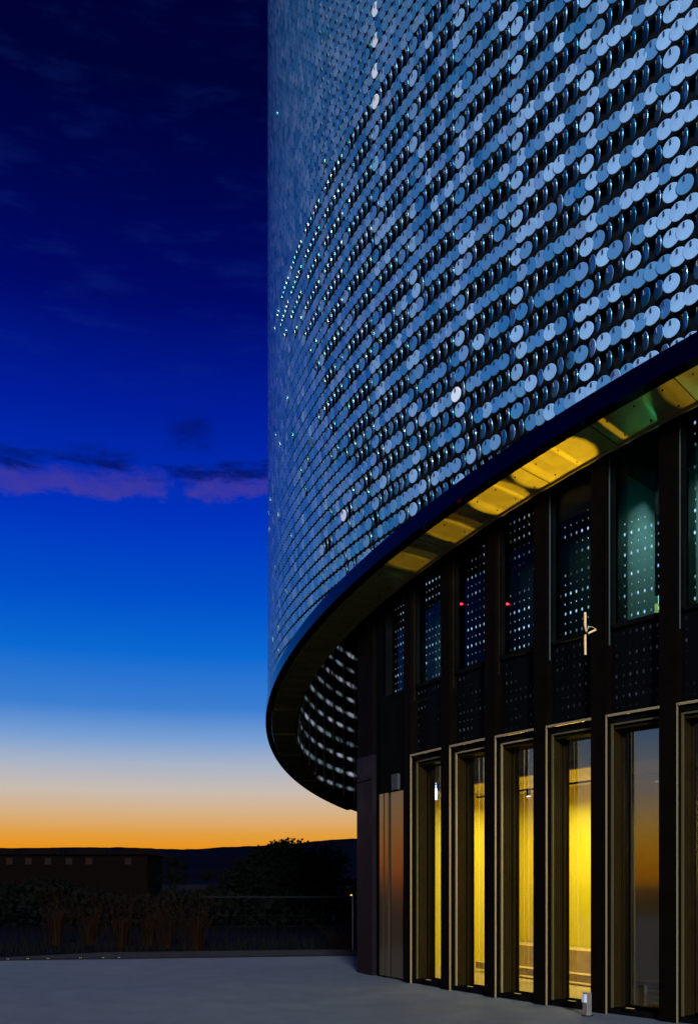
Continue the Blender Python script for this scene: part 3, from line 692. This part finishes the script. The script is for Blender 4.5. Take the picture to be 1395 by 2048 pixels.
# ---------------------------------------------------------------- trees, planting, far building
M_leaf = mat('night_foliage', (0.0022, 0.0027, 0.002), 0.95, var=0.5, vscale=1.2, spec=0.02)
M_bark = mat('dark_bark', (0.004, 0.003, 0.002), 0.95, spec=0.0, var=0.3)
def tree(x, y, h, w, n, seed, label, lobes=9):
    r_ = np.random.default_rng(seed); o = tag(empty('tree', (x, y, -0.12)), label, 'tree', 'dark trees beyond the forecourt')
    mb = MB(); mb.tube((0, 0, 0), (0.05 * w, 0, h * 0.45), 0.05 * h * 0.5, 0.02 * h, n=9)
    L = []
    for k in range(lobes):
        a = r_.uniform(0, 2 * math.pi); rr = w * 0.5 * r_.uniform(0.15, 0.85); zz = h * r_.uniform(0.22, 0.84)
        sc = w * r_.uniform(0.20, 0.33) * (1.15 - 0.5 * zz / h); L.append((rr * math.cos(a), rr * math.sin(a) * 0.7, zz, sc))
        mb.tube((0.03 * w, 0, h * r_.uniform(0.2, 0.42)), (L[-1][0] * 0.9, L[-1][1] * 0.9, zz), 0.02 * h * 0.6, 0.006 * h, n=6)
    L.append((0, 0, h * 0.88, w * 0.16))
    mb.build('trunk', M_bark, o)
    vs = []; fs = []
    for _ in range(n):
        lx, ly, lz, sc = L[r_.integers(len(L))]; d = r_.normal(0, 1, 3); d /= np.linalg.norm(d); rad = sc * r_.uniform(0.3, 1.12) ** 0.6
        c = np.array((lx, ly, lz)) + d * rad * np.array((1, 1, 0.8)); s = w * 0.018 * r_.uniform(0.6, 1.5)
        t1 = r_.normal(0, 1, 3); t1 /= np.linalg.norm(t1); t2 = np.cross(t1, d); t2 /= np.linalg.norm(t2) + 1e-6; k = len(vs)
        vs += [tuple(c + t1 * s), tuple(c + t2 * s * 0.6), tuple(c - t1 * s), tuple(c - t2 * s * 0.6)]; fs.append((k, k + 1, k + 2, k + 3))
    mb = MB(); mb.add(vs, fs); mb.build('crown', M_leaf, o)
def tree_px(px0, px1, ptop, Y, n, seed, label, lobes=9):
    x = ((px0 + px1) / 2 - 600) / 1700 * Y; w = (px1 - px0) / 1700 * Y; h = EYE + (1768 - ptop) / 1700 * Y + 0.1
    tree(x, Y, h, w, n, seed, label, lobes)
tree_px(452, 668, 1693, 70, 20000, 5, 'widest dark tree with a rounded crown left of the building pier', 16)
tree_px(600, 690, 1716, 95, 7000, 8, 'smaller dark tree just right of the widest tree and lower than it', 8)
tree_px(312, 378, 1706, 60, 8000, 9, 'narrow dark tree with a twin top between the far building and the widest tree', 7)
tree_px(395, 455, 1738, 90, 5000, 12, 'low dark tree filling the gap left of the widest tree', 6)
# low hedge mass behind the planting
mb = MB(); r_ = np.random.default_rng(21); vs = []; fs = []
for _ in range(16000):
    X = r_.uniform(-32, 12); Yy = r_.uniform(34, 40); zt = 1.35 + 0.5 * math.sin(X * 0.7) * math.sin(X * 0.23 + 1)
    c = np.array((X, Yy, r_.uniform(-0.1, zt))); s = 0.14 * r_.uniform(0.5, 1.4); t1 = r_.normal(0, 1, 3); t1 /= np.linalg.norm(t1); t2 = np.cross(t1, r_.normal(0, 1, 3)); t2 /= np.linalg.norm(t2)
    k = len(vs); vs += [tuple(c + t1 * s), tuple(c + t2 * s * 0.6), tuple(c - t1 * s), tuple(c - t2 * s * 0.6)]; fs.append((k, k + 1, k + 2, k + 3))
mb.add(vs, fs); tag(mb.build('undergrowth', M_leaf), 'dark undergrowth massed behind the ornamental grasses', 'undergrowth', kind='stuff')
# short grass near the edge
mb = MB(); vs = []; fs = []
for _ in range(9000):
    tt = r_.uniform(2, 46); of = abs(r_.normal(0, 4.0)) + (0.25 if tt < 20 else 2.5); X, Yy = line_pt(tt, of); h = r_.uniform(0.08, 0.32); a = r_.uniform(0, 6.28); l = r_.normal(0, 0.08, 2); wd = 0.008
    k = len(vs); vs += [(X - wd * math.cos(a), Yy - wd * math.sin(a), -0.12), (X + wd * math.cos(a), Yy + wd * math.sin(a), -0.12), (X + l[0], Yy + l[1], h - 0.12)]; fs.append((k, k + 1, k + 2))
mb.add(vs, fs); tag(mb.build('grass', mat('dry_grass', (0.004, 0.0035, 0.002), 0.9, spec=0.05, var=0.4, vscale=2)), 'short dry grass behind the kerb', 'grass', kind='stuff')
# ornamental plumed grasses
M_reed = mat('plumed_grass', (0.009, 0.0034, 0.0011), 0.9, spec=0.05, var=0.4, vscale=3)
CL = [(112, 1764, 24, 'tallest clump of plumed grass, in front of the far building at the left'), (180, 1782, 24, 'plumed grass clump second from the left edge'),
      (244, 1782, 23, 'plumed grass clump third from the left edge'), (300, 1782, 23.5, 'plumed grass clump just left of the narrow tree'),
      (335, 1784, 23, 'plumed grass clump in front of the narrow tree'), (392, 1772, 22, 'thick reddish clump of plumed grass left of the widest tree'),
      (690, 1842, 21.5, 'low clump of plumed grass beside the building pier')]
for px, pt, Y, lab in CL:
    X = (px - 600) / 1700 * Y; H = EYE + (1768 - pt) / 1700 * Y + 0.12
    o = tag(empty('plumed_grass', (X, Y, -0.12)), lab, 'ornamental grass', 'plumed grasses in the planting bed')
    mb = MB(); ml = MB()
    for _ in range(46):
        a = r_.uniform(0, 6.28); b0 = r_.uniform(0, 0.34); lean = abs(r_.normal(0, 0.30)) + 0.03; h = H * r_.uniform(0.5, 1.0) ** 0.8
        p0 = np.array((b0 * math.cos(a), b0 * math.sin(a), 0)); p1 = p0 + np.array((lean * 0.4 * math.cos(a), lean * 0.4 * math.sin(a), h * 0.6)); p2 = p0 + np.array((lean * math.cos(a), lean * math.sin(a), h))
        ml.tube(p0, p1, 0.005, 0.004, n=4, cap=False); ml.tube(p1, p2, 0.004, 0.002, n=4, cap=False)
        d = (p2 - p1) / np.linalg.norm(p2 - p1)
        for _k in range(12):
            q = p2 - d * r_.uniform(0, 0.34) ; e = q + np.array((r_.normal(0, 0.025), r_.normal(0, 0.025), 0.05)); k = len(mb.v)
            mb.add([tuple(q), tuple(q + np.array((0.006, 0, 0))), tuple(e)], [(0, 1, 2)])
    for _ in range(120):
        a = r_.uniform(0, 6.28); l = r_.uniform(0.15, 0.5); h = H * r_.uniform(0.25, 0.55)
        p0 = np.array((0.1 * math.cos(a), 0.1 * math.sin(a), 0)); p1 = np.array((l * 0.6 * math.cos(a), l * 0.6 * math.sin(a), h)); p2 = np.array((l * math.cos(a), l * math.sin(a), h * 0.8)); w_ = np.array((-math.sin(a), math.cos(a), 0)) * 0.006
        ml.add([tuple(p0 - w_), tuple(p0 + w_), tuple(p1 + w_), tuple(p1 - w_), tuple(p2)], [(0, 1, 2, 3), (3, 2, 4)])
    ml.build('stems', M_reed, o); mb.build('plumes', M_reed, o)
# mesh fence and pole by the pier
fo = tag(empty('fence', (0, 27.5, -0.12)), 'low thin dark rail fence behind the planting beside the building pier', 'fence')
mb = MB()
for k in range(9):
    X = -3.0 + 0.62 * k; mb.tube((X, 0, 0), (X, 0, 1.28), 0.012, n=6)
mb.build('posts', M_black, fo)
mb = MB(); mb.box((-0.5, 0, 1.30), (5.4, 0.06, 0.05)); mb.box((-0.5, 0, 0.7), (5.4, 0.008, 0.008)); mb.box((-0.5, 0, 0.35), (5.4, 0.008, 0.008)); mb.build('rail', mat('fence_rail', (0.003, 0.003, 0.0035), 0.8, spec=0.05), fo)
X = (705 - 600) / 1700 * 21; po = tag(empty('marker_pole', (X, 21, -0.12)), 'thin grey pole with a tiny yellow lamp touching the building pier', 'pole')
mb = MB(); mb.tube((0, 0, 0), (0, 0, 1.42), 0.014, n=8); mb.build('pole', mat('pole_grey', (0.3, 0.3, 0.32), 0.4, 0.6), po)
mb = MB(); mb.tube((-0.06, 0, 1.44), (-0.01, 0, 1.45), 0.016, n=8); mb.build('lamp', emit('pole_lamp', (1, 0.8, 0.15), 1.0), po)
# kerb lights
KL = [15, 55, 95, 160, 205, 237]
nm = ['leftmost of the tiny kerb lights on the dark kerb', 'second tiny kerb light from the left photo edge', 'third tiny kerb light from the left photo edge', 'fourth tiny kerb light from the left, first after the wide gap', 'tiny kerb light second from the right end of the row', 'rightmost of the tiny kerb lights on the dark kerb']
for px, lab in zip(KL, nm):
    # intersection of the sight line's ground point with the kerb line
    k = (px - 600) / 1700; Y = (13.97 + 30 * 0.16214) / (1 - 0.16214 * k); X = k * Y
    o = tag(empty('kerb_light', (X, Y, 0.02)), lab, 'kerb light', 'tiny lights set on the kerb')
    mb = MB(); mb.box((0, 0, 0.008), (0.14, 0.04, 0.016), 0.16); mb.build('housing', M_black, o)
    mb = MB()
    for j in (-1, 0, 1): mb.box((0.035 * j, -0.021, 0.010), (0.012, 0.004, 0.008), 0)
    mb.build('diode', emit('kerb_diode', (1, 0.85, 0.6), 0.8), o)
# long low building at the left
lb = tag(empty('low_building', (-32, 88, -0.12)), 'long low dark building with a few dim orange windows at the left horizon', 'building')
mb = MB(); mb.box((-3, 0, 2.3), (40, 9, 4.6)); mb.build('wall', mat('umber_wall', (0.0022, 0.001, 0.0008), 0.95, spec=0.02, var=0.3), lb)
mb = MB()
for k in range(9):
    X = -20.5 + 4.5 * k; mb.add([(X - 2.2, -5.0, 4.6), (X + 2.2, -5.0, 4.6), (X + 2.2, 5.0, 4.6), (X - 2.2, 5.0, 4.6), (X - 1.2, -3, 5.25), (X + 1.4, -3, 5.3), (X + 1.4, 3, 5.3), (X - 1.2, 3, 5.25)], [(0, 1, 5, 4), (1, 2, 6, 5), (2, 3, 7, 6), (3, 0, 4, 7), (4, 5, 6, 7)])
mb.build('roof', mat('umber_roof', (0.004, 0.002, 0.002), 0.95, spec=0.02), lb)
for px in (19, 57, 96, 138, 178, 256):
    X = (px - 600) / 1700 * 83.4 + 32
    fr = MB(); fr.box((X, -4.52, 3.95), (0.75, 0.06, 0.75)); f = fr.build('window', M_black, lb)
    pn = MB(); pn.box((X, -4.57, 3.95), (0.6, 0.03, 0.6)); pn.build('pane', emit('dim_window', (0.30, 0.09, 0.01), 0.035), f)
